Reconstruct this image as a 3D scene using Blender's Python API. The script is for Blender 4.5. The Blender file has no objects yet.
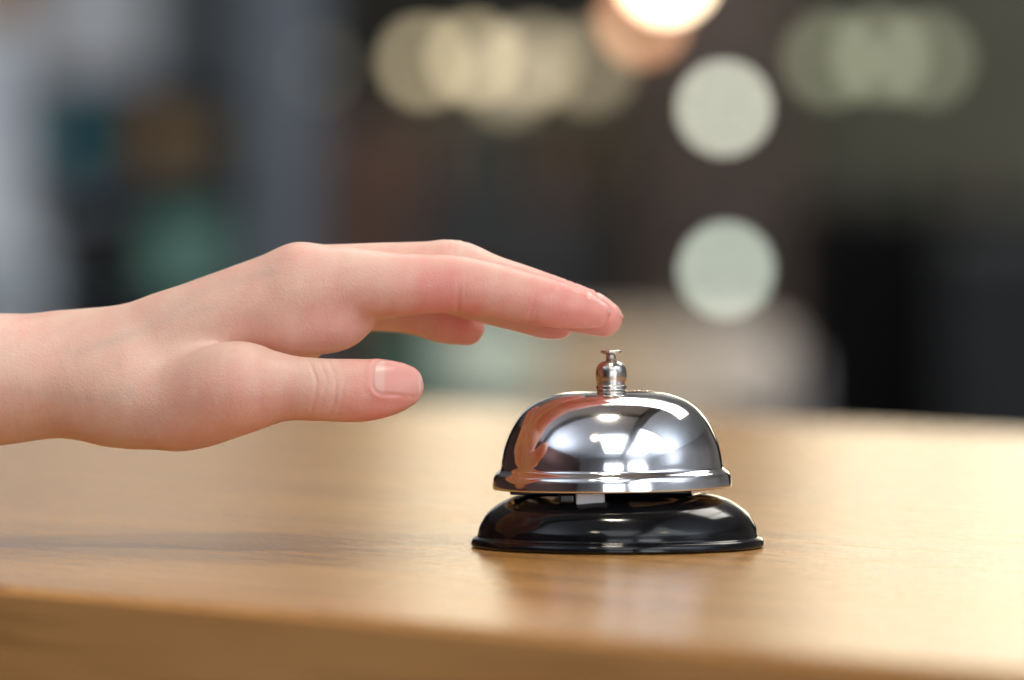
import bpy, bmesh, math, random
import numpy as np
from mathutils import Vector, Matrix
random.seed(4)
C = bpy.context.scene
COL = C.collection

# ------------------------------------------------------------ camera, world, exposure
CAM_Y, CAM_H = -2.100, 0.118
FPX = 1024 * 255 / 36.0
HOR = 139.6
cam_d = bpy.data.cameras.new('camera')
cam = bpy.data.objects.new('camera', cam_d)
COL.objects.link(cam)
cam.location = (0, CAM_Y, CAM_H)
cam.rotation_euler = (math.radians(90) + math.atan((HOR - 340) / FPX), 0, 0)
cam_d.lens = 255; cam_d.sensor_width = 36
cam_d.clip_start = 0.01; cam_d.clip_end = 100
cam_d.dof.use_dof = True
cam_d.dof.focus_distance = 2.086
cam_d.dof.aperture_fstop = 7.1
cam_d.dof.aperture_blades = 0
C.camera = cam

w = bpy.data.worlds.new('World'); C.world = w; w.use_nodes = True
w.node_tree.nodes['Background'].inputs[0].default_value = (0.75, 0.85, 1.0, 1)
w.node_tree.nodes['Background'].inputs[1].default_value = 0.10
C.view_settings.view_transform = 'Standard'
C.view_settings.look = 'None'
C.view_settings.exposure = -0.05
C.view_settings.gamma = 1
C.render.engine = 'CYCLES'
C.cycles.use_denoising = True
C.cycles.denoiser = 'OPENIMAGEDENOISE'
C.cycles.use_adaptive_sampling = False
C.cycles.sample_clamp_indirect = 6
C.cycles.blur_glossy = 0.3
C.cycles.max_bounces = 8


def area(name, loc, target, sx, sy, power, col):
    l = bpy.data.lights.new(name, 'AREA'); l.shape = 'RECTANGLE'
    l.size = sx; l.size_y = sy; l.energy = power; l.color = col
    o = bpy.data.objects.new(name, l); COL.objects.link(o)
    o.location = loc
    o.rotation_euler = (Vector(target) - Vector(loc)).to_track_quat('-Z', 'Y').to_euler()
    return o


# ------------------------------------------------------------ helpers
def P(px, py, Y):
    """pixel and depth (metres behind the bell) -> world point"""
    d = Y - CAM_Y
    return Vector(((px - 512) * d / FPX, Y, CAM_H - (py - HOR) * d / FPX))


def node_mat(name):
    m = bpy.data.materials.new(name); m.use_nodes = True
    nt = m.node_tree
    return m, nt, nt.nodes['Principled BSDF']


def mat(name, col, rough=0.5, metal=0.0, var=0.15, scale=12, bump=0.0, spec=0.5, coat=0.0):
    m, nt, b = node_mat(name)
    b.inputs['Roughness'].default_value = rough
    b.inputs['Metallic'].default_value = metal
    b.inputs['Specular IOR Level'].default_value = spec
    b.inputs['Coat Weight'].default_value = coat
    tc = nt.nodes.new('ShaderNodeTexCoord')
    n = nt.nodes.new('ShaderNodeTexNoise'); n.inputs['Scale'].default_value = scale
    n.inputs['Detail'].default_value = 5
    nt.links.new(tc.outputs['Object'], n.inputs['Vector'])
    r = nt.nodes.new('ShaderNodeValToRGB')
    r.color_ramp.elements[0].position = 0.3; r.color_ramp.elements[1].position = 0.7
    r.color_ramp.elements[0].color = tuple(c * (1 - var) for c in col) + (1,)
    r.color_ramp.elements[1].color = tuple(min(1, c * (1 + var)) for c in col) + (1,)
    nt.links.new(n.outputs['Fac'], r.inputs['Fac'])
    nt.links.new(r.outputs['Color'], b.inputs['Base Color'])
    if bump:
        bp = nt.nodes.new('ShaderNodeBump'); bp.inputs['Strength'].default_value = bump
        bp.inputs['Distance'].default_value = 0.002
        nt.links.new(n.outputs['Fac'], bp.inputs['Height'])
        nt.links.new(bp.outputs['Normal'], b.inputs['Normal'])
    return m


def emis(name, col, strength, base=None):
    m, nt, b = node_mat(name)
    b.inputs['Base Color'].default_value = tuple(base or (0.8, 0.8, 0.8)) + (1,)
    b.inputs['Emission Color'].default_value = tuple(col) + (1,)
    b.inputs['Emission Strength'].default_value = strength
    b.inputs['Roughness'].default_value = 0.4
    return m


def link_mesh(name, bm, m, parent=None, smooth=False, loc=None):
    me = bpy.data.meshes.new(name)
    bmesh.ops.recalc_face_normals(bm, faces=bm.faces)
    bm.to_mesh(me); bm.free()
    if smooth:
        for p in me.polygons: p.use_smooth = True
    me.materials.append(m)
    o = bpy.data.objects.new(name, me); COL.objects.link(o)
    if parent: o.parent = parent
    if loc: o.location = loc
    return o


def box(bm, x0, x1, y0, y1, z0, z1, bev=0.0, seg=2):
    r = bmesh.ops.create_cube(bm, size=1)
    vs = r['verts']
    for v in vs:
        v.co = Vector((x0 + (v.co.x + .5) * (x1 - x0), y0 + (v.co.y + .5) * (y1 - y0), z0 + (v.co.z + .5) * (z1 - z0)))
    if bev:
        es = list({e for v in vs for e in v.link_edges})
        bmesh.ops.bevel(bm, geom=es, offset=bev, segments=seg, affect='EDGES', profile=0.5)


def lathe(bm, prof, seg=96, cx=0, cy=0):
    rings = []
    for r, z in prof:
        if r < 1e-6:
            rings.append([bm.verts.new((cx, cy, z))])
        else:
            rings.append([bm.verts.new((cx + r * math.cos(2 * math.pi * k / seg), cy + r * math.sin(2 * math.pi * k / seg), z)) for k in range(seg)])
    for a, b in zip(rings, rings[1:]):
        for k in range(seg):
            k2 = (k + 1) % seg
            if len(a) == 1 and len(b) == 1: continue
            if len(a) == 1: bm.faces.new((a[0], b[k], b[k2]))
            elif len(b) == 1: bm.faces.new((a[k], a[k2], b[0]))
            else: bm.faces.new((a[k], a[k2], b[k2], b[k]))


def spline(pts, n):
    """Catmull-Rom through tuples"""
    p = np.array(pts, float); out = []
    q = np.vstack([2 * p[0] - p[1], p, 2 * p[-1] - p[-2]])
    for i in range(len(p) - 1):
        a, b, c, d = q[i:i + 4]
        for k in range(n):
            t = k / n
            out.append(0.5 * ((2 * b) + (c - a) * t + (2 * a - 5 * b + 4 * c - d) * t * t + (3 * b - 3 * c + d - a) * t ** 3))
    out.append(p[-1])
    return np.array(out)


def thing(name, label, cat, loc=(0, 0, 0), group=None, rz=0):
    o = bpy.data.objects.new(name, None); COL.objects.link(o)
    o.location = loc; o.rotation_euler = (0, 0, rz)
    o['label'] = label; o['category'] = cat
    if group: o['group'] = group
    o.empty_display_size = 0.05
    return o


def tag(o, label, cat, group=None):
    o['label'] = label; o['category'] = cat
    if group: o['group'] = group
    return o


def structure(o):
    o['kind'] = 'structure'; return o


def one(name, m, bm, label, cat, group=None, smooth=False):
    return tag(link_mesh(name, bm, m, smooth=smooth), label, cat, group)


# ------------------------------------------------------------ the room (everything past the counter is far out of focus)
FLOOR, CEIL = -0.92, 1.95
XL, XR, YB, YW = -3.6, 4.2, 9.12, -5.2

m_floor = mat('floor_mat', (0.16, 0.14, 0.125), 0.45, scale=2)
bm = bmesh.new(); box(bm, XL - .2, XR + .2, YW - .2, YB + .2, FLOOR - .1, FLOOR)
structure(link_mesh('floor', bm, m_floor))
m_ceil = mat('ceiling_paint', (0.66, 0.72, 0.80), 0.8, scale=1, var=0.08)
bm = bmesh.new(); box(bm, XL - .2, XR + .2, YW - .2, YB + .2, CEIL, CEIL + .1)
structure(link_mesh('ceiling', bm, m_ceil))
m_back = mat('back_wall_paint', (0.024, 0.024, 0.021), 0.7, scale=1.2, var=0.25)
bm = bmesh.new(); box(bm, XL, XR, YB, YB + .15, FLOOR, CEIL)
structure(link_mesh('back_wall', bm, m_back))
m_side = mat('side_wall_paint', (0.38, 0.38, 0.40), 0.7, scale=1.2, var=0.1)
bm = bmesh.new(); box(bm, XL - .15, XL, YW, YB, FLOOR, CEIL)
structure(link_mesh('left_wall', bm, mat('maroon_wall_paint', (.10, .045, .04), .7)))
bm = bmesh.new(); box(bm, XR, XR + .15, YW, YB, FLOOR, CEIL)
structure(link_mesh('right_wall', bm, m_side))

# window wall behind the photographer: low wall, head wall and three windows
m_white = mat('white_paint', (0.62, 0.64, 0.66), 0.5, var=0.05)
bm = bmesh.new(); box(bm, XL, XR, YW - .15, YW, FLOOR, -0.30)
structure(link_mesh('window_wall_sill', bm, m_side))
bm = bmesh.new(); box(bm, XL, XR, YW - .15, YW, 1.70, CEIL)
structure(link_mesh('window_wall_head', bm, m_side))
m_day = emis('daylight_pane', (0.86, 0.93, 1.0), 2.6, (0.1, 0.1, 0.1))
m_frame = mat('dark_window_frame', (0.06, 0.065, 0.07), 0.4)
wins = [(-0.9, 1.1, 'wide daylight window behind the camera, nearest its centre'),
        (1.5, 3.9, 'widest daylight window behind the camera, on the bell side')]
prev = XL
for x0, x1, lab in wins:
    t = thing('window', lab, 'window', ((x0 + x1) / 2, YW, -0.30), 'windows behind the photographer')
    wd = (x1 - x0) / 2
    bm = bmesh.new()
    box(bm, -wd, -wd + .07, -.1, 0.02, 0, 2.0); box(bm, wd - .07, wd, -.1, 0.02, 0, 2.0)
    box(bm, -wd + .07, wd - .07, -.1, .018, 0, .07); box(bm, -wd + .07, wd - .07, -.1, .018, 1.93, 2.0)
    nm = max(1, round((x1 - x0) / 0.8))
    for k in range(1, nm):
        xx = -wd + 2 * wd * k / nm
        box(bm, xx - .03, xx + .03, -.1, .016, .07, 1.93)
    box(bm, -wd + .07, wd - .07, -.095, .01, 0.62, .67)
    link_mesh('frame', bm, m_frame, t)
    bm = bmesh.new(); box(bm, -wd + .03, wd - .03, -.08, -.06, .03, 1.97)
    link_mesh('pane', bm, m_day, t)
piers = [(XL, -0.9), (1.1, 1.5), (3.9, XR)]
for x0, x1 in piers:
    bm = bmesh.new(); box(bm, x0, x1, YW - .15, YW - .003, -0.30, 1.70)
    structure(link_mesh('window_wall_pier', bm, m_side))

# ceiling lamps and a ceiling beam over the counter (mirrored in the bell)
m_down = emis('downlight_glow', (1.0, 0.86, 0.66), 16)
dl = [      (-0.75, -1.75, 'round warm ceiling lamp mirrored lower left in the bell dome'),
      (1.6, -1.6, 'round warm ceiling lamp farthest to the bell side')]
for x, y, lab in dl:
    t = thing('ceiling_lamp', lab, 'ceiling lamp', (x, y, CEIL), 'round ceiling lamps over the counter')
    bm = bmesh.new(); lathe(bm, [(0, -.03), (.15, -.03), (.15, -.028), (0, -.028)], 32)
    link_mesh('diffuser', bm, m_down, t)
    bm = bmesh.new(); lathe(bm, [(.15, -.002), (.175, -.002), (.175, -.036), (.153, -.036), (.153, -.002)], 32)
    link_mesh('trim_ring', bm, m_white, t)
m_beam = mat('beam_paint', (0.10, 0.10, 0.11), 0.6)
bm = bmesh.new(); box(bm, 0.75, 0.95, YW + .01, 0.9, CEIL - .22, CEIL - .002)
structure(link_mesh('ceiling_beam', bm, m_beam))
bm = bmesh.new(); box(bm, XL + .01, 0.748, -0.3, -0.12, CEIL - .18, CEIL - .002)
structure(link_mesh('ceiling_beam', bm, m_beam))

# glazed rooflights over the room in front of the counter
m_roof = emis('rooflight_pane', (0.88, 0.94, 1.0), 2.6, (0.1, 0.1, 0.1))
for x0, x1, y0, y1, lab in [(-0.55, 0.68, -3.9, -1.6, 'glazed rooflight left of the ceiling beam, mirrored in the bell'),
                            (1.02, 2.6, -3.9, -1.0, 'glazed rooflight right of the ceiling beam, mirrored in the bell')]:
    t = thing('rooflight', lab, 'rooflight', ((x0 + x1) / 2, (y0 + y1) / 2, CEIL), 'glazed rooflights')
    hx, hy = (x1 - x0) / 2, (y1 - y0) / 2
    bm = bmesh.new(); box(bm, -hx, hx, -hy, hy, -.02, -.004); link_mesh('pane', bm, m_roof, t)
    bm = bmesh.new()
    for k in range(4):
        y = -hy + 2 * hy * k / 3; box(bm, -hx, hx, y - .02, y + .02, -.05, -.0205)
    box(bm, -hx - .04, -hx, -hy - .02, hy + .02, -.052, -.001); box(bm, hx, hx + .04, -hy - .02, hy + .02, -.052, -.001)
    link_mesh('frame', bm, m_frame, t)
t = thing('rooflight', 'long glowing panel added as top light over the far side of the counter', 'rooflight', (0.95, 1.75, CEIL), 'glazed rooflights')  # unseen panel added to light the countertop and hand from above
bm = bmesh.new(); box(bm, -1.1, 1.1, -.75, .75, -.02, -.004); link_mesh('pane', bm, emis('top_fill_pane', (1.0, 0.95, 0.86), 7.0, (.1, .1, .1)), t)
bm = bmesh.new()
for k in range(5): box(bm, -1.1 + .55 * k - .015, -1.1 + .55 * k + .015, -.75, .75, -.05, -.0205)
box(bm, -1.14, 1.14, -.79, -.75, -.052, -.001); box(bm, -1.14, 1.14, .75, .79, -.052, -.001)
link_mesh('frame', bm, m_frame, t)
# clerestory windows high in the back wall, just above the picture
m_cler = emis('high_pane_warm', (1.0, 0.90, 0.68), 3.9, (0.1, 0.1, 0.1))
m_cler2 = emis('high_pane_grey', (1.0, 0.95, 0.85), 0.75, (0.1, 0.1, 0.1))
for x0, x1, mm, lab in [(-1.6, -0.34, m_cler2, 'dim grey high window in the back wall above the shelf side'), (-0.17, 0.05, m_cler, 'narrow bright high window in the back wall above the cream lamps'), (0.20, 1.10, m_cler, 'bright high window in the back wall above the umber pillar'),
                        (1.3, 2.6, m_cler, 'bright high window in the back wall beyond the black cupboard')]:
    t = thing('window', lab, 'window', ((x0 + x1) / 2, YB, 0.50), 'high windows in the back wall')
    hx = (x1 - x0) / 2
    bm = bmesh.new(); box(bm, -hx, hx, -.03, -.01, 0, 1.2); link_mesh('pane', bm, mm, t)
    bm = bmesh.new()
    for x in ((-hx - .03, -.015, hx) if hx > .3 else (-hx - .03, hx)): box(bm, x, x + .03, -.06, -.002, -.03, 1.23)
    box(bm, -hx, hx, -.058, -.003, -.03, 0); box(bm, -hx, hx, -.058, -.003, 1.2, 1.23)
    link_mesh('frame', bm, m_frame, t)

# window and ceiling light, then added fills for the ceiling and back room
area('window_light', (2.2, YW + .12, 0.9), (0.1, 0, 0.1), 2.2, 1.5, 42, (0.95, 0.97, 1.0))
lo_ = area('ceiling_light', (-0.05, -0.32, CEIL - .06), (0, 0.1, 0), .34, .34, 30, (1.0, 0.88, 0.72)); lo_.data.shape = 'DISK'
area('ceiling_fill', (3.2, -1.6, 0.9), (3.2, -1.6, 3), 1.2, 1.2, 72, (0.88, 0.94, 1.0))  # added lamp aimed up to brighten the ceiling, no fixture behind it
area('ceiling_fill', (-2.6, -1.2, 0.9), (-2.6, -1.2, 3), 1.2, 1.2, 34, (0.92, 0.94, 1.0))  # second added fill for the ceiling, left side
area('back_room_fill', (0.3, 5.2, CEIL - .06), (0.2, 6.8, 0), 1.4, .6, 76, (1.0, 0.95, 0.88))  # added to brighten the background furnishings
# HOLE_LIGHTS


# ------------------------------------------------------------ wooden counter
def wood_mat(name='varnished_oak', c0=(0.38, 0.175, 0.044, 1), c1=(0.64, 0.345, 0.105, 1), pore=(120, 1300, 500), pf=.8, dt=8):
    m, nt, b = node_mat(name)
    L = nt.links.new
    tc = nt.nodes.new('ShaderNodeTexCoord')
    mp = nt.nodes.new('ShaderNodeMapping'); mp.inputs['Scale'].default_value = (3, 60, 60)
    L(tc.outputs['Object'], mp.inputs['Vector'])
    n1 = nt.nodes.new('ShaderNodeTexNoise'); n1.inputs['Scale'].default_value = 1.0
    n1.inputs['Detail'].default_value = dt; n1.inputs['Roughness'].default_value = 0.6
    n1.inputs['Distortion'].default_value = 0.6
    L(mp.outputs['Vector'], n1.inputs['Vector'])
    mp2 = nt.nodes.new('ShaderNodeMapping'); mp2.inputs['Scale'].default_value = pore
    L(tc.outputs['Object'], mp2.inputs['Vector'])
    n2 = nt.nodes.new('ShaderNodeTexNoise'); n2.inputs['Scale'].default_value = 1.0
    n2.inputs['Detail'].default_value = 4
    L(mp2.outputs['Vector'], n2.inputs['Vector'])
    r = nt.nodes.new('ShaderNodeValToRGB')
    e = r.color_ramp.elements
    e[0].position = 0.25; e[0].color = c0
    e[1].position = 0.75; e[1].color = c1
    L(n1.outputs['Fac'], r.inputs['Fac'])
    r2 = nt.nodes.new('ShaderNodeValToRGB')
    r2.color_ramp.elements[0].position = 0.36; r2.color_ramp.elements[0].color = (0.30, 0.25, 0.20, 1)
    r2.color_ramp.elements[1].position = 0.47; r2.color_ramp.elements[1].color = (1, 1, 1, 1)
    L(n2.outputs['Fac'], r2.inputs['Fac'])
    mx = nt.nodes.new('ShaderNodeMix'); mx.data_type = 'RGBA'; mx.blend_type = 'MULTIPLY'
    mx.inputs['Factor'].default_value = pf
    L(r.outputs['Color'], mx.inputs['A']); L(r2.outputs['Color'], mx.inputs['B'])
    L(mx.outputs['Result'], b.inputs['Base Color'])
    rr = nt.nodes.new('ShaderNodeMapRange')
    rr.inputs['To Min'].default_value = 0.17; rr.inputs['To Max'].default_value = 0.27
    L(n1.outputs['Fac'], rr.inputs['Value']); L(rr.outputs['Result'], b.inputs['Roughness'])
    b.inputs['Specular IOR Level'].default_value = 0.45
    bp = nt.nodes.new('ShaderNodeBump'); bp.inputs['Strength'].default_value = 0.6
    bp.inputs['Distance'].default_value = 0.0002
    L(n2.outputs['Fac'], bp.inputs['Height']); L(bp.outputs['Normal'], b.inputs['Normal'])
    return m


m_wood = wood_mat()
# front edge runs through these two points of the table plane
pa = Vector((-0.1347, -0.192, 0)); pb = Vector((0.1128, -0.502, 0))
dirx = (pb - pa).normalized()
ang = math.atan2(dirx.y, dirx.x)
counter = thing('wooden_counter', 'large varnished light oak counter carrying the service bell', 'counter', ((pa + pb) / 2 * 1.0), rz=ang)
bm = bmesh.new(); box(bm, -2.9, 1.4, 0.0032, 0.90, -0.075, 0, 0.0015, 3)
link_mesh('countertop', bm, m_wood, counter)
bm = bmesh.new(); box(bm, -2.9, 1.4, -.0005, 0.003, -0.0745, -0.0008, 0.001, 3)
link_mesh('edge_band', bm, wood_mat('edge_veneer', (0.56, 0.25, 0.075, 1), (0.80, 0.42, 0.155, 1), (6, 60, 160), .35, 3), counter)
m_body = mat('counter_body_wood', (0.20, 0.11, 0.05), 0.5, scale=6)
bm = bmesh.new(); box(bm, -2.8, 1.3, .06, .84, FLOOR + .1, -0.0752, .005)
link_mesh('cabinet_body', bm, m_body, counter)
bm = bmesh.new(); box(bm, -2.75, 1.25, .12, .8, FLOOR + .001, FLOOR + .1)
link_mesh('plinth', bm, mat('plinth_black', (.03, .03, .03), .5), counter)

# ------------------------------------------------------------ service bell
m_chrome, nt, b = node_mat('chrome')
b.inputs['Base Color'].default_value = (0.90, 0.905, 0.92, 1); b.inputs['Metallic'].default_value = 1
tc = nt.nodes.new('ShaderNodeTexCoord')
n = nt.nodes.new('ShaderNodeTexNoise'); n.inputs['Scale'].default_value = 45; n.inputs['Detail'].default_value = 6
mr = nt.nodes.new('ShaderNodeMapRange'); mr.inputs['From Min'].default_value = .4; mr.inputs['From Max'].default_value = .8
mr.inputs['To Min'].default_value = 0.07; mr.inputs['To Max'].default_value = 0.20
nt.links.new(tc.outputs['Object'], n.inputs['Vector']); nt.links.new(n.outputs['Fac'], mr.inputs['Value'])
nt.links.new(mr.outputs['Result'], b.inputs['Roughness'])
nb = nt.nodes.new('ShaderNodeTexNoise'); nb.inputs['Scale'].default_value = 30; nb.inputs['Detail'].default_value = 2
bp = nt.nodes.new('ShaderNodeBump'); bp.inputs['Strength'].default_value = 0.12; bp.inputs['Distance'].default_value = 0.0006
nt.links.new(tc.outputs['Object'], nb.inputs['Vector']); nt.links.new(nb.outputs['Fac'], bp.inputs['Height'])
nt.links.new(bp.outputs['Normal'], b.inputs['Normal'])
m_nickel = mat('nickel', (0.62, 0.57, 0.52), 0.22, 1.0, var=0.08, scale=300)
m_black = mat('black_enamel', (0.004, 0.004, 0.005), 0.13, 0, var=0.2, scale=60, spec=0.4, coat=0.0, bump=0.04)
nt = m_black.node_tree; n_ = [q for q in nt.nodes if q.type == 'TEX_NOISE'][0]; mr_ = nt.nodes.new('ShaderNodeMapRange'); mr_.inputs['From Min'].default_value = .45; mr_.inputs['From Max'].default_value = .75
mr_.inputs['To Min'].default_value = .09; mr_.inputs['To Max'].default_value = .26
nt.links.new(n_.outputs['Fac'], mr_.inputs['Value']); nt.links.new(mr_.outputs['Result'], nt.nodes['Principled BSDF'].inputs['Roughness'])
m_rubber = mat('black_rubber', (0.015, 0.015, 0.015), 0.6)
m_clip = mat('pale_plastic', (0.50, 0.52, 0.56), 0.35, var=0.05, scale=200)
m_steel = mat('steel', (0.35, 0.35, 0.36), 0.3, 1.0)

K = 0.001 / 3.454        # metres per photo pixel at the bell
cx = (618 - 512) * K * 1000 / 1000
bell = thing('service_bell', 'chrome reception bell with a push button on a black base, under the fingertips', 'bell', (cx, 0, 0))
# base: lip, side, shoulder, flat top and the underside
bp_ = [(0, 1.2), (135, 1.2), (141, 0.6), (146.2, 1.4), (147, 4), (145.2, 8.6), (141.0, 11.0), (140.0, 15), (138.8, 20), (135.3, 27), (130.5, 34),
       (123, 40.5), (114, 46), (104, 50.2), (94, 52.6), (84, 53.6), (76, 53.4), (74.5, 54.5), (73, 57), (0, 57)]
pr = spline([(r * K, z * K) for r, z in bp_[1:-2]], 4)
prof = [(0, 1.2 * K)] + [tuple(p) for p in pr] + [(73 * K, 57 * K), (0, 57.4 * K)]
bm = bmesh.new(); lathe(bm, prof, 160)
link_mesh('base', bm, m_black, bell, True)
bm = bmesh.new(); lathe(bm, [(0, 0.2 * K), (138 * K, .2 * K), (139 * K, .8 * K), (138 * K, 1.6 * K), (0, 1.6 * K)], 96)
link_mesh('foot_pad', bm, m_rubber, bell, True)

tilt = math.radians(0.7)
top = bpy.data.objects.new('bell_head', None)
# dome thick shell: outer profile then inner
out = [(0, 156.6), (20, 156.5), (40, 155.6), (57, 152.8), (74, 146.4), (86, 138.0), (95.5, 126.5), (102.5, 113.5), (107.5, 100), (110.2, 87),
       (111.2, 80), (113.3, 77), (116.8, 74.2), (118.6, 70.5), (119.4, 65.5), (119.8, 60.6), (119.0, 59.3)]
po = spline([(r * K, z * K) for r, z in out], 4)
inner = [(117.5, 59.6), (116.5, 66), (114, 71), (109.5, 76), (107, 86), (99.5, 112), (84, 134), (56, 148), (0, 152)]
bm = bmesh.new(); lathe(bm, [tuple(p) for p in po] + [(r * K, z * K) for r, z in inner], 200)
dome = link_mesh('dome', bm, m_chrome, bell, True)
dome.location = (-5 * K, 0, 0.0); dome.rotation_euler = (0, -tilt, 0)
# push button
bm = bmesh.new()
pl = [(13.6, 153), (13.6, 156.5), (14.6, 157.2), (15.2, 159.2), (14.8, 161.6), (14.2, 162.4), (14.7, 165), (15.3, 169), (15.4, 173), (14.9, 177.5), (13.6, 181.5),
      (11, 184.5), (8, 186.2), (5.6, 186.8)]
pp = spline([(r * K, z * K) for r, z in pl], 4)
lathe(bm, [(0, 153 * K)] + [tuple(p) for p in pp] + [(0, 186.9 * K)], 64)
hold = link_mesh('button_housing', bm, m_nickel, bell, True)
hold.location = (-6.5 * K + 1.9 * K, 0, 0); hold.rotation_euler = (0, -tilt, 0)
bm = bmesh.new()
lathe(bm, [(0, 184 * K), (5.2 * K, 184 * K), (5.2 * K, 192.4 * K), (6.6 * K, 193.2 * K), (9.6 * K, 193.9 * K), (10.6 * K, 195 * K), (10.6 * K, 196.2 * K),
           (9.8 * K, 197 * K), (5 * K, 197.4 * K), (0, 197.5 * K)], 48)
cap = link_mesh('push_button', bm, m_nickel, hold, True)
# striker mechanism between base and dome
bm = bmesh.new(); lathe(bm, [(0, 56 * K), (60 * K, 56 * K), (62 * K, 58 * K), (62 * K, 60 * K), (0, 61 * K)], 48)
lathe(bm, [(0, 60 * K), (16 * K, 60 * K), (14 * K, 150 * K), (0, 150 * K)], 24)
link_mesh('centre_post', bm, m_black, bell, True)
bm = bmesh.new(); box(bm, -108 * K, -56 * K, -36 * K, 8 * K, 53.6 * K, 57.0 * K, .0004); link_mesh('mounting_tab', bm, m_black, bell)
bm = bmesh.new(); box(bm, 20 * K, 72 * K, -60 * K, -20 * K, 54 * K, 61 * K, .0012); link_mesh('bracket', bm, m_black, bell)
bm = bmesh.new(); box(bm, -43 * K, -14.5 * K, -104 * K, -84 * K, 47.0 * K, 62.5 * K, .0006, 3)
box(bm, -41 * K, -17 * K, -86 * K, -50 * K, 57 * K, 61 * K, .0004)
link_mesh('lever_tip', bm, m_clip, bell)
bm = bmesh.new(); box(bm, -60 * K, -44 * K, -100 * K, -80 * K, 48 * K, 58.5 * K, .0008, 3)
box(bm, -57 * K, -50 * K, -90 * K, -30 * K, 56 * K, 60 * K, .0004)
link_mesh('striker', bm, m_black, bell)

# ------------------------------------------------------------ hand and forearm: one continuous skin surface from a distance field (mm)
def pm(px, py, Y):
    v = P(px, py, Y / 1000.0); return [v.x * 1000, v.y * 1000, v.z * 1000]


class Chain:
    """tube of varying radius along a spline; n, k stretch the section along n by k"""
    def __init__(self, pts, n=None, k=None, sub=8, conv=True):
        a = np.array([(pm(p[0], p[1], p[2]) if conv else list(p[:3])) + [p[3], (p[4] if len(p) > 4 else 1.0)] for p in pts])
        self.s = spline(a, sub)
        self.n = None if n is None else np.array(n, float) / np.linalg.norm(n)
        self.lo = (self.s[:, :3] - self.s[:, 3:4] * 1.8).min(0); self.hi = (self.s[:, :3] + self.s[:, 3:4] * 1.8).max(0)

    def __call__(self, p, margin=16.0):
        out = np.full(len(p), 1e3, np.float64)
        far = np.maximum(np.maximum(self.lo - p, p - self.hi), 0)
        fd = np.sqrt((far ** 2).sum(1))
        m = fd < margin
        out[~m] = fd[~m]
        q = p[m]
        best = np.full(len(q), 1e3)
        for a, b in zip(self.s[:-1], self.s[1:]):
            ab = b[:3] - a[:3]
            t = np.clip(((q - a[:3]) @ ab) / (ab @ ab + 1e-9), 0, 1)
            v = q - a[:3] - t[:, None] * ab
            r = a[3] + t * (b[3] - a[3])
            d2 = (v ** 2).sum(1)
            if self.n is not None:
                k = a[4] + t * (b[4] - a[4])
                vn = v @ self.n
                d2 = d2 - vn ** 2 + (vn / k) ** 2
            best = np.minimum(best, np.sqrt(np.maximum(d2, 0)) - r)
        out[m] = best
        return out


def smin(a, b, k):
    h = np.maximum(k - np.abs(a - b), 0) / k
    return np.minimum(a, b) - h * h * k * 0.25


Yax = (0, 1, 0)
index_f = Chain([(300, 285, 0, 11.6), (350, 283, -1, 10.3), (390, 284.5, -2, 9.2), (425, 284, -2, 8.7), (455, 284.5, -2, 8.4), (490, 290, -2, 7.8),
                 (520, 296.5, -2, 7.4), (553, 304, -2, 6.9), (578, 309, -2, 5.7), (597, 314, -2, 3.9)])
middle_f = Chain([(300, 283, 17, 11), (360, 277, 16, 9.9), (400, 273, 16, 9.1), (430, 271, 15.5, 8.7), (455, 270.5, 15, 8.8), (490, 282, 14, 7.9),
                  (530, 294, 13, 7.5), (565, 305, 12, 7.1), (590, 313, 11, 6.3), (604, 318.5, 11, 5.2)])
ring_f = Chain([(300, 290, 34, 10.5), (370, 289, 33, 9.3), (440, 284, 32, 8.2), (480, 296, 31, 7.5), (520, 309, 29, 6.7), (545, 318, 28, 6.0), (557, 321, 28, 5.3)])
pinky_f = Chain([(280, 305, 50, 10), (340, 303, 50, 8.5), (390, 308, 49, 7), (417, 314, 48, 6.2), (443, 322.5, 47, 5.9), (467, 328, 46, 5.0)])
thumb_f = Chain([(120, 397, 4, 12.0, 1), (178, 405.5, -6, 13.2, 1), (232, 389, -16, 13.7, 1), (262, 387.5, -19, 11.2, 1), (290, 388, -21, 9.35, 1), (325, 390, -24, 8.95, .95), (360, 390.5, -26, 9.0, .85),
                 (386, 388, -27, 8.1, .78), (402, 386, -27.5, 6.3, .75)], n=(0.05, 1, -0.25))
palm = [Chain([(80, 372, 14, 14.2), (130, 354.5, 9, 14.0), (160, 342, 7, 13.6), (200, 326, 4, 12.8), (300, 284, 0, 11.6)]),
        Chain([(80, 373, 22, 14.2), (130, 356, 20, 13.8), (200, 323, 18, 12.4), (300, 282, 17, 11)]),
        Chain([(90, 370, 30, 15), (200, 332, 33, 12), (300, 291, 34, 10.5)]),
        Chain([(90, 376, 36, 13.5), (190, 345, 46, 11.5), (280, 305, 50, 10)]),
        Chain([(130, 392, 36, 13), (230, 362, 48, 11), (290, 325, 48, 9)]),
        Chain([(290, 318, 1, 11.5), (330, 315, 2, 11.0), (345, 309, 8, 10.0)]),
        Chain([(290, 322, 20, 11.0), (335, 310, 22, 9.0)]),
        Chain([(280, 330, 38, 10.0), (325, 314, 38, 9.0)]),
        Chain([(150, 380, 10, 15), (230, 355, 12, 13), (290, 330, 14, 11)])]
fore = Chain([(-620, 400, 24, 27, 1.25), (-250, 386, 20, 23.5, 1.3), (-60, 380, 18, 20, 1.35), (0, 379, 18, 19.2, 1.37), (60, 374.5, 18, 17.5, 1.42), (95, 374, 18, 16.4, 1.4), (125, 372, 18, 13.5, 1.4)], n=Yax)
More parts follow.
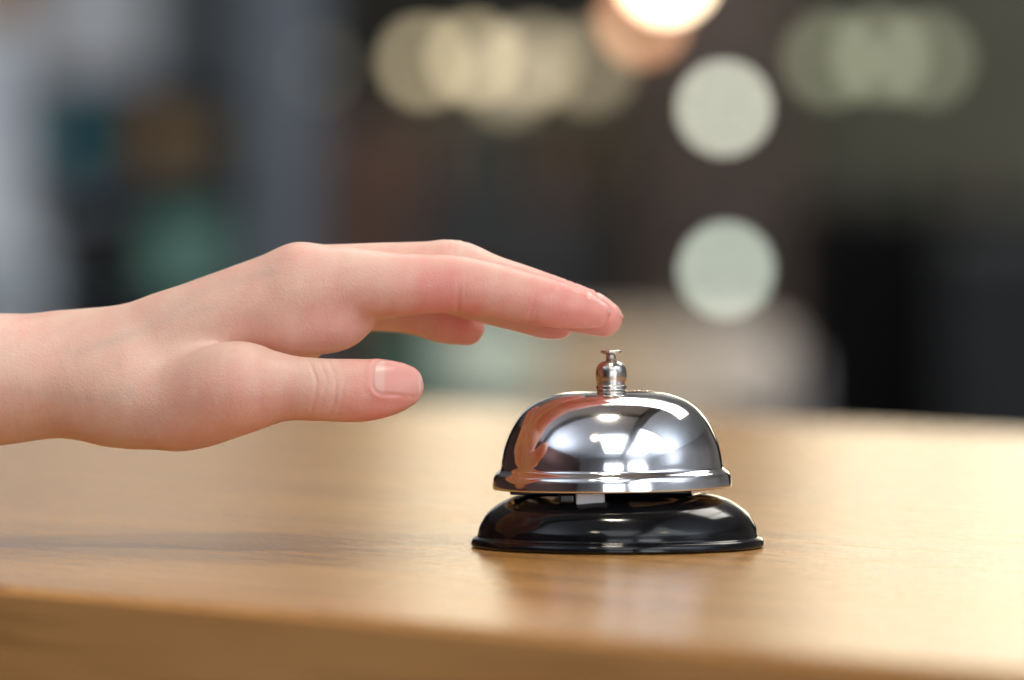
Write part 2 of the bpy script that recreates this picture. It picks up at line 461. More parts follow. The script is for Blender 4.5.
nail_tips = [Chain([(603, 303.2, 11, .8, 4.6), (621.5, 316.2, 11, .6, 4.6)], n=Yax, sub=1),
             Chain([(590, 301.8, -2, .8, 4.0), (608.5, 312.6, -2, .6, 4.0)], n=Yax, sub=1)]


def F0(p):
    pal = palm[0](p)
    for c in palm[1:]:
        pal = smin(pal, c(p), 6.0)
    pal = smin(pal, fore(p), 9.0)
    fi = index_f(p)
    for c in (middle_f, ring_f, pinky_f):
        fi = smin(fi, c(p), 0.9)
    d = smin(pal, fi, 3.2)
    th = thumb_f(p)
    # thumb joins softly over the thenar, tightly near the web
    k = np.clip((-78 - p[:, 0]) / 34.0, 0, 1)
    kk = 1.3 + 14.0 * k
    d = smin(d, th, kk)
    for c in nail_tips:
        d = smin(d, c(p), 0.5)
    return d


def bump1(x, w):
    return np.exp(-(x / w) ** 2)


# creases: (point, axis, depth, width, facing normal or None, facing sharpness, reach)
def mkc(px, py, Y, ax, depth, width, face, reach, curv=0.0):
    a = np.array(ax, float); a /= np.linalg.norm(a)
    f = np.array(face, float); f /= np.linalg.norm(f)
    return (np.array(pm(px, py, Y)), a, depth, width, f, reach, curv)


creases = [
    mkc(317, 390, -24, (1, 0, .05), .26, .6, (0, -1, .3), 11, .035), mkc(336, 390, -25, (1, 0, .03), .28, .6, (0, -1, .2), 11, .035),
    mkc(326, 390, -25, (1, 0, .03), .12, .5, (0, -1, .4), 11, .03), mkc(345, 390, -26, (1, 0, .0), .12, .5, (0, -1, .4), 11, .03),
    mkc(300, 390, -24, (1, 0, .0), .05, .5, (0, -1, .4), 11, .03),
    mkc(459, 286, -2, (1, 0, -.1), .50, .9, (0, -.5, -1), 10), mkc(466, 286, -2, (1, 0, -.1), .20, .6, (0, -.5, -1), 10),
    mkc(535, 300, -2, (1, 0, -.25), .42, .8, (0, -.6, -1), 9), mkc(540, 300, -2, (1, 0, -.25), .2, .5, (0, -.6, -1), 9),
    mkc(390, 300, -2, (1, 0, .3), .35, .9, (0, -.25, -1), 9),
    mkc(446, 268, 15, (1, 0, -.1), .14, .7, (0, -.4, 1), 11), mkc(452, 268, 15, (1, 0, -.1), .14, .7, (0, -.4, 1), 11), mkc(459, 268, 15, (1, 0, -.2), .14, .7, (0, -.4, 1), 11),
    mkc(449, 280, -2, (1, 0, -.1), .10, .6, (0, -.2, 1), 10), mkc(457, 280, -2, (1, 0, -.1), .10, .6, (0, -.2, 1), 10),
    mkc(552, 300, -2, (1, 0, -.3), .2, .5, (0, -.1, 1), 8), mkc(560, 300, 12, (1, 0, -.35), .14, .5, (0, -.1, 1), 9), mkc(567, 303, 12, (1, 0, -.35), .14, .5, (0, -.1, 1), 9),
    mkc(436, 320, 47, (1, 0, -.25), .3, .6, (0, -.4, -1), 8),
    mkc(78, 372, 0, (1, 0, .35), .06, 1.2, (0, -1, -.3), 24, .01), mkc(66, 380, 0, (1, 0, .3), .05, 1.2, (0, -1, -.5), 22, .01),
]


def unit(v):
    v = np.array(v, float); return v / np.linalg.norm(v)


# nails: centre (px,py,Y), axis to the tip, outward normal, half length, half width
nails = []
for (px, py, Y, ax, nn, hl, hw, off) in [
        (397, 380.5, -27, (1, 0, -.02), (0.12, -1, .30), 7.0, 5.4, 6.5),
        (596, 305, -2, (1, 0, -.52), (.52, .95, 1), 4.4, 3.7, 4.0),
        (606, 309, 11, (1, 0, -.55), (.6, 0.25, 1), 4.8, 4.2, 4.5),
        (560, 312, 28, (1, 0, -.4), (.4, -.1, 1), 4.2, 4.2, 4.5),
        (470, 321, 46, (1, 0, -.3), (.3, 0, 1), 3.8, 3.6, 4.0)]:
    ax = unit(ax); nn = np.array(nn, float); nn = unit(nn - ax * (nn @ ax)); sd = np.cross(nn, ax)
    nails.append((np.array(pm(px, py, Y)), ax, nn, sd, hl, hw))


def nail_field(p, N):
    """list of (signed rounded-box distance, u) per nail, masked by facing"""
    res = []
    for c, ax, nn, sd, hl, hw in nails:
        q = p - c
        u, v, h = q @ ax, q @ sd, q @ nn
        # proximal end is rounded, distal end follows the tip
        uu = u + 0.10 * v * v / max(hw, 1) * (u < 0) * -1.0
        dx = np.abs(uu) - (hl - 2.6); dy = np.abs(v) - (hw - 2.6)
        s = np.sqrt(np.maximum(dx, 0) ** 2 + np.maximum(dy, 0) ** 2) + np.minimum(np.maximum(dx, dy), 0) - 2.6
        ok = (N @ nn > 0.15) & (np.abs(h) < 9) & (np.abs(u) < hl + 4) & (np.abs(v) < hw + 4)
        res.append((np.where(ok, s, 50.0), u))
    return res


def vnoise(p, sc, seed):
    rs = np.random.RandomState(seed); o = np.zeros(len(p))
    for _ in range(6):
        d = rs.normal(size=3); d /= np.linalg.norm(d)
        o += np.sin((p @ d) * sc * rs.uniform(.6, 1.6) + rs.uniform(0, 6.28))
    return o / 6


def detail(p, N):
    """outward displacement in mm"""
    d = np.zeros(len(p))
    for c, a, dep, wd, f, reach, curv in creases:
        q = p - c
        s = q @ a
        side = q - s[:, None] * a
        r2 = (side ** 2).sum(1)
        s = s + curv * (side @ np.cross(a, f)) ** 2
        m = np.clip((N @ f - 0.05) / 0.5, 0, 1) * np.clip((reach - np.sqrt(r2)) / 3, 0, 1)
        s = s + 0.45 * vnoise(p, 0.7, 3)
        m = m * np.clip(.75 + .9 * vnoise(p, 0.5, int(dep * 1000) % 97), .1, 1.2)
        d -= dep * m * bump1(s, wd)
    for s, u in nail_field(p, N):
        prox = np.clip((2.5 - u) / 2.5, 0, 1) * .6 + .4
        d -= 0.22 * bump1(s - .1, .45) * prox
        d += 0.16 * bump1(s - 1.1, .9) * prox
        d += 0.10 * np.clip(-s / .6, 0, 1)
    # tendons and soft undulation over the back of the hand
    d += 0.25 * vnoise(p, 0.10, 11) + 0.07 * vnoise(p, 0.45, 12)
    for (ax_, ay_, aY), (bx_, by_, bY), am in [((140, 300, 12), (305, 243, 3), .55), ((150, 296, 26), (310, 243, 17), .45), ((150, 352, -4), (235, 352, -14), .5)]:
        A, B = np.array(pm(ax_, ay_, aY)), np.array(pm(bx_, by_, bY)); ab = B - A
        t = np.clip((p - A) @ ab / (ab @ ab), 0, 1); q = p - A - t[:, None] * ab
        d += am * np.exp(-(q ** 2).sum(1) / 2.6 ** 2) * np.sin(np.pi * np.clip(t, .02, .98)) ** .7
    return d


def surface_nets(F, org, h):
    ins = F < 0
    nx, ny, nz = F.shape
    cs = (nx - 1, ny - 1, nz - 1)
    acc = np.zeros(cs + (3,)); cnt = np.zeros(cs)
    corners = [(i, j, k) for i in (0, 1) for j in (0, 1) for k in (0, 1)]

    def sl(c): return tuple(slice(c[d], c[d] + cs[d]) for d in range(3))
    for c in corners:
        for ax in range(3):
            if c[ax]: continue
            e = list(c); e[ax] = 1; e = tuple(e)
            A, B = F[sl(c)], F[sl(e)]
            x = ins[sl(c)] != ins[sl(e)]
            t = np.where(x, A / np.where(np.abs(A - B) < 1e-9, 1, A - B), 0)
            for d in range(3):
                acc[..., d] += np.where(x, c[d] + (t if d == ax else 0), 0)
            cnt += x
    m = cnt > 0
    idx = -np.ones(cs, int); idx[m] = np.arange(m.sum())
    I = np.argwhere(m)
    V = (I + acc[m] / cnt[m][:, None]) * h + org
    faces = []
    for ax in range(3):
        u, v = [(1, 2), (2, 0), (0, 1)][ax]
        a = [slice(1, -1)] * 3; a[ax] = slice(0, -1)
        b = [slice(1, -1)] * 3; b[ax] = slice(1, None)
        x = ins[tuple(a)] != ins[tuple(b)]
        off = np.array([1, 1, 1]); off[ax] = 0
        Q = np.argwhere(x) + off
        fl = ins[tuple(Q.T)]
        def cell(du, dv):
            R = Q.copy(); R[:, u] -= du; R[:, v] -= dv
            return idx[tuple(R.T)]
        q = np.stack([cell(1, 1), cell(0, 1), cell(0, 0), cell(1, 0)], 1)
        q[~fl] = q[~fl][:, ::-1]
        faces.append(q)
    return V, np.vstack(faces)


def mesh_from(V, Fc, name):
    me = bpy.data.meshes.new(name)
    me.vertices.add(len(V)); me.vertices.foreach_set('co', V.astype(np.float32).ravel())
    me.loops.add(Fc.size); me.loops.foreach_set('vertex_index', Fc.astype(np.int32).ravel())
    me.polygons.add(len(Fc)); me.polygons.foreach_set('loop_start', np.arange(0, Fc.size, 4, dtype=np.int32))
    me.update(calc_edges=True); me.validate()
    return me


def vnormals(me):
    a = np.zeros(len(me.vertices) * 3, np.float32); me.vertices.foreach_get('normal', a) if hasattr(me.vertices[0], 'normal') else None
    return a.reshape(-1, 3).astype(float)


def getco(me):
    a = np.zeros(len(me.vertices) * 3, np.float32); me.vertices.foreach_get('co', a)
    return a.reshape(-1, 3).astype(float)


def subdiv(me):
    o = bpy.data.objects.new('tmp', me); COL.objects.link(o)
    md = o.modifiers.new('s', 'SUBSURF'); md.levels = 1; md.render_levels = 1
    dg = bpy.context.evaluated_depsgraph_get(); dg.update()
    m2 = bpy.data.meshes.new_from_object(o.evaluated_get(dg))
    bpy.data.objects.remove(o)
    return m2


H = 1.5
lo = np.array([-262.0, -48.0, 12.0]); hi = np.array([42.0, 78.0, 106.0])
nn_ = np.ceil((hi - lo) / H).astype(int) + 1
gx, gy, gz = np.meshgrid(*[lo[d] + H * np.arange(nn_[d]) for d in range(3)], indexing='ij')
pts = np.stack([gx.ravel(), gy.ravel(), gz.ravel()], 1)
G = F0(pts)
G = np.maximum(G, -(pts[:, 0] + 258.0))      # clean cut hidden inside the sleeve
V, Fc = surface_nets(G.reshape(nn_), lo, H)
me = mesh_from(V, Fc, 'person')
for lev in range(2):
    me = subdiv(me)
    for it in range(2):
        co = getco(me); N = vnormals(me)
        d = F0(co)
        d = np.clip(d, -.6, .6) * (co[:, 0] > -255)
        co = co - N * d[:, None] * .9
        me.vertices.foreach_set('co', co.astype(np.float32).ravel()); me.update()
# a little relaxing of the meeting lines, then the fine relief
co = getco(me)
E = np.zeros(len(me.edges) * 2, np.int32); me.edges.foreach_get('vertices', E); E = E.reshape(-1, 2)
deg = np.bincount(E.ravel(), minlength=len(co)).astype(float)[:, None]
wgt = .6 * np.clip((21.0 - co[:, 0]) / 3.0, 0, 1)[:, None]
for _ in range(10):
    sm = np.stack([np.bincount(E[:, 0], co[E[:, 1], d], len(co)) + np.bincount(E[:, 1], co[E[:, 0], d], len(co)) for d in range(3)], 1) / deg
    co = co + wgt * (sm - co)
me.vertices.foreach_set('co', co.astype(np.float32).ravel()); me.update()
N = vnormals(me)
co = co + N * detail(co, N)[:, None]
nf = nail_field(co, N)
nail = np.zeros(len(co)); lun = np.zeros(len(co))
for (s, u), (c, ax, n_, sd, hl, hw) in zip(nf, nails):
    ins_ = np.clip(-s / .35 + .3, 0, 1)
    nail = np.maximum(nail, ins_)
    e = np.clip((u - hl * .86) / .6, 0, 1) * ins_
    l = np.clip((-(u + hl * .452)) / .7, 0, 1) * ins_
    lun = np.maximum(lun, np.maximum(e, l * .45))


def blob(px, py, Y, r):
    q = co - np.array(pm(px, py, Y)); return np.exp(-((q ** 2).sum(1)) / (r * r))


red = 1.0 * blob(595, 318, 4, 16) + .8 * blob(560, 310, 4, 14) + .75 * blob(400, 392, -26, 15) + .5 * blob(360, 405, -26, 14) + .8 * blob(470, 330, 46, 14) + .7 * blob(557, 325, 28, 12) \
    + .45 * blob(455, 295, -4, 14) + .35 * blob(320, 330, 0, 16) + .55 * blob(420, 305, 0, 18) + .15 * blob(235, 385, -20, 16) + .25 * blob(262, 405, -20, 14) + .30 * blob(520, 305, 0, 16) \
    + .3 * blob(300, 255, 0, 12)
red = np.clip(red + .08 + .30 * vnoise(co, .22, 5) + .22 * vnoise(co, .55, 6) + .12 * vnoise(co, 1.3, 7), 0, 1.1)
me.vertices.foreach_set('co', (co / 1000.0).astype(np.float32).ravel()); me.update()
at = me.color_attributes.new('pigment', 'FLOAT_COLOR', 'POINT')
vein = np.zeros(len(co))
for line in ([(20, 345, 5), (80, 352, 0), (130, 335, -2), (190, 312, -6), (240, 300, -8)], [(-40, 395, 5), (30, 392, 0), (90, 398, -5), (130, 392, -10)], [(150, 325, -2), (205, 290, -2), (270, 272, -6)]):
    lp = np.array([pm(*q) for q in line])
    for A, B in zip(lp[:-1], lp[1:]):
        ab = B - A; tq = np.clip((co - A) @ ab / (ab @ ab), 0, 1); q = co - A - tq[:, None] * ab
        q[:, 1] = 0 * q[:, 1]
        vein = np.maximum(vein, np.exp(-(q ** 2).sum(1) / 1.5 ** 2) * (co[:, 1] < 14))
vein *= np.clip(.6 + vnoise(co, .2, 9), 0, 1)
colr = np.stack([red, nail, lun, vein], 1).astype(np.float32)
at.data.foreach_set('color', colr.ravel())
me.polygons.foreach_set('use_smooth', np.ones(len(me.polygons), bool))


def skin_mat():
    m, nt, b = node_mat('skin'); L = nt.links.new
    a = nt.nodes.new('ShaderNodeAttribute'); a.attribute_name = 'pigment'
    sp = nt.nodes.new('ShaderNodeSeparateColor'); L(a.outputs['Color'], sp.inputs['Color'])
    tc = nt.nodes.new('ShaderNodeTexCoord')
    n = nt.nodes.new('ShaderNodeTexNoise'); n.inputs['Scale'].default_value = 110; n.inputs['Detail'].default_value = 9; n.inputs['Roughness'].default_value = .7
    L(tc.outputs['Object'], n.inputs['Vector'])

    def mix(f, A, B, bl='MIX', fac=None):
        x = nt.nodes.new('ShaderNodeMix'); x.data_type = 'RGBA'; x.blend_type = bl
        if fac is not None: x.inputs['Factor'].default_value = fac
        else: L(f, x.inputs['Factor'])
        for k, v in (('A', A), ('B', B)):
            if isinstance(v, tuple): x.inputs[k].default_value = v
            else: L(v, x.inputs[k])
        return x.outputs['Result']
    base = mix(n.outputs['Fac'], (0.74, 0.475, 0.375, 1), (0.84, 0.590, 0.480, 1))
    c = mix(sp.outputs['Red'], base, (0.76, 0.315, 0.270, 1))
    vm = nt.nodes.new('ShaderNodeMath'); vm.operation = 'MULTIPLY'; vm.inputs[1].default_value = .42; L(a.outputs['Alpha'], vm.inputs[0])
    c = mix(vm.outputs[0], c, (0.56, 0.43, 0.37, 1))
    c = mix(sp.outputs['Green'], c, (0.76, 0.37, 0.33, 1))
    c = mix(sp.outputs['Blue'], c, (0.82, 0.62, 0.54, 1))
    L(c, b.inputs['Base Color'])
    b.inputs['Subsurface Weight'].default_value = 0.28
    b.inputs['Subsurface Radius'].default_value = (1.0, 0.35, 0.2)
    b.inputs['Subsurface Scale'].default_value = 0.003
    mr = nt.nodes.new('ShaderNodeMapRange'); mr.inputs['To Min'].default_value = .48; mr.inputs['To Max'].default_value = .32
    L(sp.outputs['Green'], mr.inputs['Value']); L(mr.outputs['Result'], b.inputs['Roughness'])
    b.inputs['Specular IOR Level'].default_value = 0.35
    v = nt.nodes.new('ShaderNodeTexVoronoi'); v.inputs['Scale'].default_value = 1300; L(tc.outputs['Object'], v.inputs['Vector'])
    n2 = nt.nodes.new('ShaderNodeTexNoise'); n2.inputs['Scale'].default_value = 500; n2.inputs['Detail'].default_value = 4
    L(tc.outputs['Object'], n2.inputs['Vector'])
    ad = nt.nodes.new('ShaderNodeMath'); ad.operation = 'ADD'; L(v.outputs['Distance'], ad.inputs[0]); L(n2.outputs['Fac'], ad.inputs[1])
    iv = nt.nodes.new('ShaderNodeMath'); iv.operation = 'SUBTRACT'; iv.inputs[0].default_value = 1; L(sp.outputs['Green'], iv.inputs[1])
    ml = nt.nodes.new('ShaderNodeMath'); ml.operation = 'MULTIPLY'; ml.inputs[1].default_value = .55; L(iv.outputs[0], ml.inputs[0])
    bp = nt.nodes.new('ShaderNodeBump'); bp.inputs['Distance'].default_value = 0.00012
    L(ml.outputs[0], bp.inputs['Strength']); L(ad.outputs[0], bp.inputs['Height']); L(bp.outputs['Normal'], b.inputs['Normal'])
    return m


me.materials.clear(); me.materials.append(skin_mat())
person = bpy.data.objects.new('person', me); COL.objects.link(person)
tag(person, 'bare left hand reaching in, palm down, fingertips just above the bell button', 'person')
# sleeve outside the picture's left edge
m_cloth = mat('dark_red_wool', (0.10, 0.02, 0.018), 0.85, scale=400, bump=.6)
bm = bmesh.new()
sl_ = spline([(-.165, .018, .0485, .028), (-.19, .018, .0485, .0305), (-.26, .019, .047, .034), (-.36, .021, .044, .040), (-.46, .03, .050, .046), (-.52, .08, .09, .052), (-.56, .16, .20, .058), (-.60, .26, .34, .064)], 6)
segs = 48; rings = []
for i, q in enumerate(sl_):
    c = Vector(q[:3]); t = Vector(sl_[min(i + 1, len(sl_) - 1)][:3]) - Vector(sl_[max(i - 1, 0)][:3]); t.normalize()
    u = t.cross(Vector((0, 0, 1))).normalized(); v = u.cross(t)
    fold = 0.0022 * math.sin(i * 1.9)
    rings.append([bm.verts.new(c + (u * 1.15 * math.cos(a) + v * .85 * math.sin(a)) * (q[3] + fold * (1 + .5 * math.sin(3 * a + i)))) for a in [2 * math.pi * k / segs for k in range(segs)]])
# turned-in cuff
c = Vector(sl_[0][:3])
rings.insert(0, [bm.verts.new(c + (v_.co - c) * .93 + Vector((-.012, 0, 0))) for v_ in rings[0]])
for a_, b_ in zip(rings, rings[1:]):
    for k in range(segs):
        bm.faces.new((a_[k], a_[(k + 1) % segs], b_[(k + 1) % segs], b_[k]))
bm.faces.new(rings[-1])
link_mesh('sleeve', bm, m_cloth, person, True)

# ------------------------------------------------------------ out-of-focus things behind the counter
GB = 'out of focus furnishings'


def at(px, py, d):
    return P(px, py, d * 1.7 + CAM_Y)


def slab(name, mtl, px0, px1, py0, py1, d, depth, label, cat, to_floor=False, group=None, bev=.01):
    a = at(px0, py1, d); b_ = at(px1, py0, d)
    z0 = FLOOR + .001 if to_floor else a.z
    bm = bmesh.new(); box(bm, a.x, b_.x, a.y, a.y + depth, z0, b_.z, bev)
    return one(name, mtl, bm, label, cat, group)


def recolor(n, c, r=.5, **k): return mat(n, c, r, **k)


# far left bright window in the back wall
t = thing('window', 'pale bright window at the far left edge of the blurred background', 'window', at(-178, 400, 6.5)); t.location.z = .0
bm = bmesh.new(); box(bm, -.30, .31, 0, .02, -.2, 1.3)
link_mesh('pane', bm, emis('far_window_glow', (0.62, 0.72, 0.85), 0.42), t)
bm = bmesh.new()
for x in (-.32, -.01, .30): box(bm, x, x + .03, -.03, .018, -.2, 1.3)
box(bm, -.32, .33, -.032, .016, -.24, -.2); box(bm, -.32, .33, -.032, .016, 1.3, 1.34)
link_mesh('frame', bm, m_white, t)
slab('poster', recolor('amber_print', (.55, .30, .12)), -40, 42, -60, 22, 6.3, .02, 'amber printed panel in the top left corner', 'poster', bev=.002)
slab('wall_panel', recolor('pale_blue_panel', (.62, .68, .78)), 38, 150, -80, 78, 6.2, .04, 'pale blue grey wall panel above the shelf, left of its darker neighbour', 'wall panel')
slab('wall_panel', recolor('slate_panel', (.045, .062, .08)), 152, 330, -80, 140, 6.25, .04, 'slate blue wall panel between the pale panel and the brown cupboard', 'wall panel')

# shelf unit
sh = thing('shelf_unit', 'dark slate open shelf unit filled with blurred boxes at left', 'shelf', at(145, HOR, 4.6) * 1)
sh.location.z = FLOOR
m_shelf = recolor('slate_board', (.007, .016, .028))
s_ = 4.6 * 1.7 / FPX
hw = 105 * s_; zt = CAM_H + (HOR - 78) * s_ - FLOOR
bm = bmesh.new(); box(bm, -hw, -hw + .02, 0, .3, 0, zt); link_mesh('side_panel', bm, m_shelf, sh)
bm = bmesh.new(); box(bm, hw - .02, hw, 0, .3, 0, zt); link_mesh('side_panel', bm, m_shelf, sh)
bm = bmesh.new(); box(bm, -hw + .02, hw - .02, .28, .298, 0, zt - .002); link_mesh('back_panel', bm, m_shelf, sh)
levels = [CAM_H + (HOR - y) * s_ - FLOOR for y in (80, 172, 300, 420)] + [.1]
for z in levels:
    bm = bmesh.new(); box(bm, -hw + .02, hw - .02, .002, .28, z - .018, z); link_mesh('shelf', bm, m_shelf, sh)


def shelf_box(px0, px1, py0, py1, col, name, label, cat, rough=.5, dy=.03):
    a = at(px0, py1, 4.6 + dy); b_ = at(px1, py0, 4.6 + dy)
    bm = bmesh.new(); box(bm, a.x, b_.x, a.y, a.y + .16, a.z, b_.z, .008)
    return one(name, recolor(name + '_mat', col, rough), bm, label, cat, 'things on the shelf unit')


shelf_box(48, 92, 100, 168, (.04, .42, .52), 'storage_tin', 'teal tin on the upper shelf, left end', 'tin')
shelf_box(98, 128, 108, 168, (.03, .05, .06), 'storage_tin', 'charcoal tin on the upper shelf between teal tin and brown box', 'tin')
shelf_box(135, 186, 108, 168, (.48, .30, .14), 'cardboard_box', 'brown cardboard box on the upper shelf, middle', 'box')
shelf_box(190, 236, 116, 168, (.28, .22, .11), 'cardboard_box', 'olive brown cardboard box on the upper shelf, right end', 'box')
shelf_box(66, 120, 184, 212, (.6, .66, .75), 'paper_stack', 'light grey blue paper stack on the second shelf, left end', 'papers')
shelf_box(150, 240, 215, 297, (.26, .55, .46), 'storage_crate', 'pale green crate on the second shelf, right end', 'crate')
shelf_box(45, 142, 214, 297, (.004, .004, .005), 'gap_block', 'black block for the dark gap on the second shelf under the paper stack', 'case')  # near-black block stands for the shade in the open shelf gap
shelf_box(150, 240, 184, 213, (.03, .07, .07), 'storage_box', 'dark teal flat box lying on the pale green crate', 'box')

def column(px0, px1, d, mtl, label):
    a = at(px0, 0, d); b_ = at(px1, 0, d)
    t = thing('pillar', label, 'pillar', ((a.x + b_.x) / 2, a.y, FLOOR))
    hw = (b_.x - a.x) / 2
    bm = bmesh.new(); box(bm, -hw, hw, 0, 2 * hw, 0.1, CEIL - FLOOR - .001, .01); link_mesh('shaft', bm, mtl, t)
    bm = bmesh.new(); box(bm, -hw - .01, hw + .01, -.01, 2 * hw + .01, 0.001, .1, .004); link_mesh('plinth', bm, m_black, t)
    return t


column(252, 316, 5.0, recolor('grey_blue_plaster', (.085, .108, .145)), 'grey blue square pillar between the shelf unit and the brown cupboard')
column(640, 792, 5.6, recolor('umber_plaster', (.066, .043, .034)), 'wide umber pillar carrying the two round globe lamps')


def cupboard(px0, px1, py0, d, depth, mtl, label, cat='cupboard', nd=2):
    a = at(px0, py0, d); b_ = at(px1, py0, d)
    t = thing('cupboard', label, cat, ((a.x + b_.x) / 2, a.y, FLOOR))
    hw = (b_.x - a.x) / 2; h = a.z - FLOOR
    bm = bmesh.new(); box(bm, -hw, hw, 0, depth, .06, h, .006); link_mesh('carcass', bm, mtl, t)
    for k in range(nd):
        x0 = -hw + .01 + k * (2 * hw - .02) / nd; x1 = x0 + (2 * hw - .02) / nd - .01
        bm = bmesh.new(); box(bm, x0, x1, -.02, -.002, .08, h - .03, .004)
        dr = link_mesh('door', bm, mtl, t)
        bm = bmesh.new(); box(bm, x1 - .04, x1 - .028, -.045, -.0202, h * .45, h * .45 + .16, .003)
        link_mesh('handle', bm, m_steel, dr)
    bm = bmesh.new(); box(bm, -hw + .03, hw - .03, .03, depth - .02, 0.001, .06); link_mesh('plinth', bm, m_black, t)
    return t


cupboard(322, 402, 122, 5.4, .4, recolor('umber_wood', (.07, .032, .02)), 'tall dark brown cupboard right of the grey blue pillar')
cupboard(404, 600, 205, 5.7, .4, recolor('charcoal_wood', (.013, .016, .022)), 'low charcoal cupboard left of the wide umber pillar', nd=3)
cupboard(806, 1110, 205, 4.4, .5, recolor('black_wood', (.005, .0055, .007), .9, spec=.1), 'large black cupboard at the right edge', nd=3)
slab('cabinet', recolor('slate_cabinet_mat', (.022, .026, .031), .8), 945, 1120, 232, 440, 4.2, .1, 'dark slate cabinet before the large black cupboard, at the right edge', 'cabinet', True, bev=.02)
slab('wall_panel', recolor('olive_panel', (.085, .088, .055)), 790, 1140, -60, 260, 6.2, .04, 'olive green wall panel above the large black cupboard', 'wall panel')
slab('wall_panel', recolor('lamp_glow_khaki', (.12, .10, .062)), 400, 632, 92, 160, 6.2, .04, 'khaki patch painted as lamp glow on the wall under the row of cream lamps', 'wall panel')  # lighter khaki paints the cream lamps' glow on the back wall

# globe lamps
def globe(px, py, d, rpx, col, st, label, group, wall=False, drop=True):
    p = at(px, py, d); r = rpx * d * 1.7 / FPX
    t = thing('wall_lamp' if wall else 'pendant_lamp', label, 'wall lamp' if wall else 'pendant lamp', p, group)
    bm = bmesh.new(); bmesh.ops.create_uvsphere(bm, u_segments=32, v_segments=20, radius=r)
    link_mesh('globe', bm, emis('globe_glow', col, st), t, True)
    bm = bmesh.new()
    if wall:
        lathe(bm, [(0, 0), (.05, 0), (.05, .012), (.02, .02), (.015, .05), (0, .05)], 24)
        bmesh.ops.rotate(bm, verts=bm.verts, matrix=Matrix.Rotation(math.radians(90), 3, 'X'))
        bmesh.ops.translate(bm, verts=bm.verts, vec=(0, r + .045, 0))
        link_mesh('wall_bracket', bm, m_steel, t, True)
    else:
        lathe(bm, [(0, r * .93), (r * .5, r * .88), (r * .4, r * 1.35), (.004, r * 1.5), (.004, CEIL - p.z), (0, CEIL - p.z)], 20)
        link_mesh('cord_and_cap', bm, m_rubber, t, True)
    return t


GL = 'globe wall lamps on the umber pillar'
globe(724, 108, 5.45, 11.5, (.84, .86, .70), 10.6, 'round white globe wall lamp on the umber pillar, the upper of two', GL, True)
globe(726, 270, 5.45, 11.5, (.76, .86, .72), 9.6, 'round white globe wall lamp on the umber pillar, the lower of two', GL, True)
GC = 'cream pendant lamps in a row'
for px, py, rr_, st, lab in [(305, 68, 18, .9, 'dim cream pendant lamp, leftmost of the row above the hand'), (424, 62, 13, 3.6, 'cream pendant lamp, second from left of the row above the hand'),
                        (474, 58, 13, 3.8, 'bright cream pendant lamp, third from left of the row above the hand'), (508, 76, 20, 1.2, 'wide cream pendant lamp, fourth from left of the row above the hand'),
                        (534, 62, 15, 1.9, 'cream pendant lamp, fifth from left of the row above the hand'), (588, 66, 18, 1.3, 'dim cream pendant lamp, rightmost of the row above the hand')]:
    globe(px, py, 5.8, rr_, (.92, .75, .44), st, lab, GC)
GG = 'greenish pendant lamps in a row'
for px, py, st, lab in [(830, 60, 2.0, 'dim green white pendant lamp nearest the umber pillar'), (880, 56, 2.0, 'green white pendant lamp in the middle of the right row'),
                        (926, 60, 1.7, 'dim green white pendant lamp nearest the right edge')]:
    globe(px, py, 5.8, 15, (.70, .74, .44), st * .72, lab, GG)
globe(667, -27, 5.2, 20, (1.0, .78, .52), 26, 'very bright warm pendant lamp cut by the top edge of the picture', 'warm pendant lamps at the top')
globe(642, 20, 5.3, 16, (.95, .42, .18), 4.5, 'dimmer orange pendant lamp just below the bright warm one', 'warm pendant lamps at the top')


# a low armchair with cushions, and the things beside it
def armchair(px0, px1, ptop, d, col, label, rz=0.0):
    a = at(px0, ptop, d); b_ = at(px1, ptop, d)
    t = thing('armchair', label, 'armchair', ((a.x + b_.x) / 2, a.y, FLOOR), None, rz)
    hw = (b_.x - a.x) / 2; h = a.z - FLOOR
    m = mat('upholstery', col, .85, scale=30)
    bm = bmesh.new(); box(bm, -hw + .06, hw - .06, .42, .56, .30, h, .05, 4); link_mesh('backrest', bm, m, t, True)
    bm = bmesh.new(); box(bm, -hw + .06, hw - .06, 0, .46, .20, .44, .04, 4); link_mesh('seat', bm, m, t, True)
    for sx in (-1, 1):
        bm = bmesh.new(); box(bm, sx * (hw - .035) - .035, sx * (hw - .035) + .035, 0, .54, .2, .58, .025, 3); link_mesh('armrest', bm, m, t, True)
        for y in (.05, .5):
            bm = bmesh.new(); lathe(bm, [(0, .001), (.013, .001), (.02, .22), (0, .22)], 16, sx * (hw - .05), y)
            link_mesh('leg', bm, m_black, t)
    return t


def cushion(px0, px1, py0, py1, d, col, label):
    a = at(px0, py1, d); b_ = at(px1, py0, d)
    bm = bmesh.new(); bmesh.ops.create_uvsphere(bm, u_segments=32, v_segments=24, radius=1)
    hx, hz = (b_.x - a.x) / 2, (b_.z - a.z) / 2
    for v in bm.verts:
        x, y, z = v.co
        f = lambda q: math.copysign(abs(q) ** .55, q)
        v.co = Vector((f(x) * hx, y * .05, f(z) * hz))
    o = one('cushion', mat('cushion_cloth', col, .85, scale=40), bm, label, 'cushion', 'cushions on the beige armchair', True)
    o.location = ((a.x + b_.x) / 2, a.y, (a.z + b_.z) / 2)
    return o


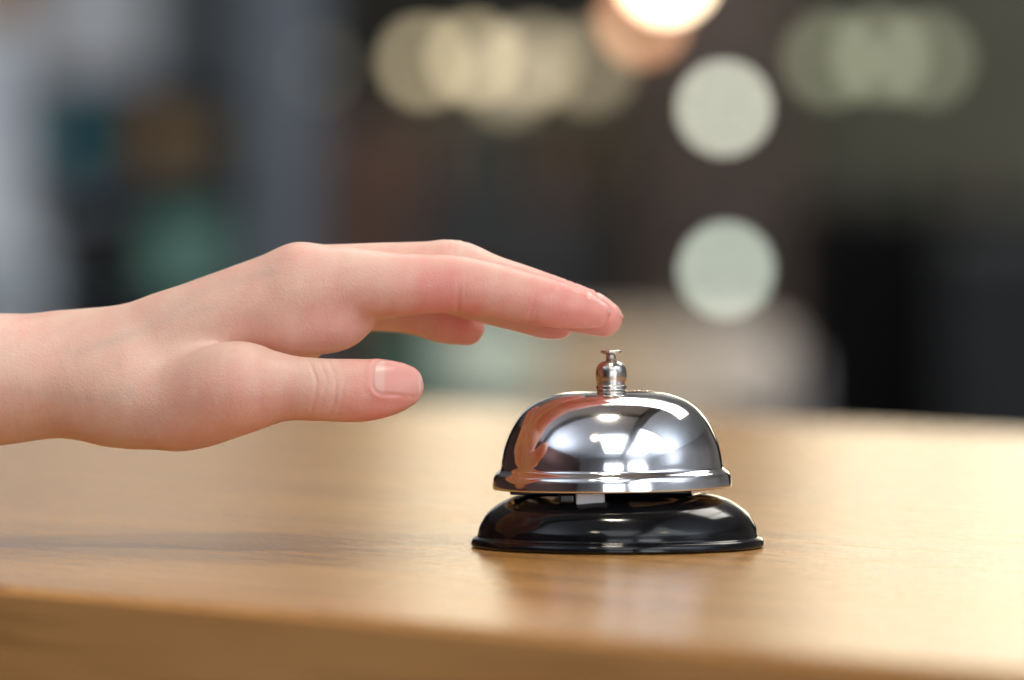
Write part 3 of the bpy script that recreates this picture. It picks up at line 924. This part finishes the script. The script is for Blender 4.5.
armchair(425, 800, 338, 5.2, (.66, .58, .49), 'low beige armchair behind the bell, its backrest top level with the fingertips')
cushion(432, 545, 316, 430, 5.1, (.55, .64, .56), 'pale grey green cushion at the left end of the beige armchair')
cushion(552, 650, 334, 430, 5.1, (.58, .42, .27), 'tan cushion in the middle of the beige armchair')
cushion(700, 792, 330, 430, 5.1, (.74, .68, .62), 'warm grey cushion at the right end of the beige armchair')
slab('storage_crate', recolor('lilac_grey_crate', (.66, .67, .74)), 795, 872, 356, 440, 4.4, .1, 'small lilac grey crate in front of the large black cupboard', 'crate', True, bev=.02)
slab('waste_bin', recolor('bottle_green', (.03, .12, .09)), 378, 430, 318, 440, 5.2, .1, 'dark green bin between thumb and pinky fingertip', 'bin', True, bev=.02)
slab('storage_chest', recolor('blue_grey_chest', (.38, .45, .53)), -60, 38, 240, 440, 4.4, .2, 'blue grey chest at the far left behind the wrist', 'chest', True, bev=.02)


# bottles and jars standing on the two cupboards
def bottle(px, ptop, pbase, d, col, label, group):
    a = at(px, ptop, d); z0 = group[1]; h = a.z - z0; r0 = h * .2
    bm = bmesh.new(); lathe(bm, [(0, 0), (r0, 0), (r0 * 1.02, h * .02), (r0, h * .58), (r0 * .45, h * .74), (r0 * .33, h * .8), (r0 * .33, h * .94), (0, h * .94)], 24)
    o = one('bottle', mat('bottle_glass', col, .3), bm, label, 'bottle', group[0], True); o.location = (a.x, a.y + .15, z0)
    bm = bmesh.new(); lathe(bm, [(0, h * .9405), (r0 * .38, h * .9405), (r0 * .38, h), (0, h)], 16); link_mesh('cap', bm, m_black, o, True)


g1 = ('bottles on the charcoal cupboard', at(0, 205, 5.7).z + .0005)
for px, pt, c, lab in [(425, 118, (.10, .045, .02), 'brown bottle at the left end of the charcoal cupboard'), (462, 135, (.015, .03, .06), 'navy bottle, second from left on the charcoal cupboard'),
                       (500, 112, (.03, .05, .035), 'tall dark green bottle, third from left on the charcoal cupboard'), (545, 140, (.09, .02, .03), 'wine red bottle, fourth from left on the charcoal cupboard'),
                       (585, 120, (.11, .07, .03), 'amber bottle at the right end of the charcoal cupboard')]:
    bottle(px, pt, 205, 5.7, c, lab, g1)
g2 = ('bottles on the black cupboard', at(0, 205, 4.4).z + .0005)
for px, pt, c, lab in [(838, 140, (.05, .045, .025), 'dark khaki bottle at the left end of the black cupboard'), (880, 158, (.02, .02, .02), 'short black bottle, second from left on the black cupboard'),
                       (930, 132, (.035, .04, .02), 'tall olive bottle, third from left on the black cupboard'), (985, 150, (.04, .025, .02), 'dark brown bottle at the right end of the black cupboard')]:
    bottle(px, pt, 205, 4.4, c, lab, g2)
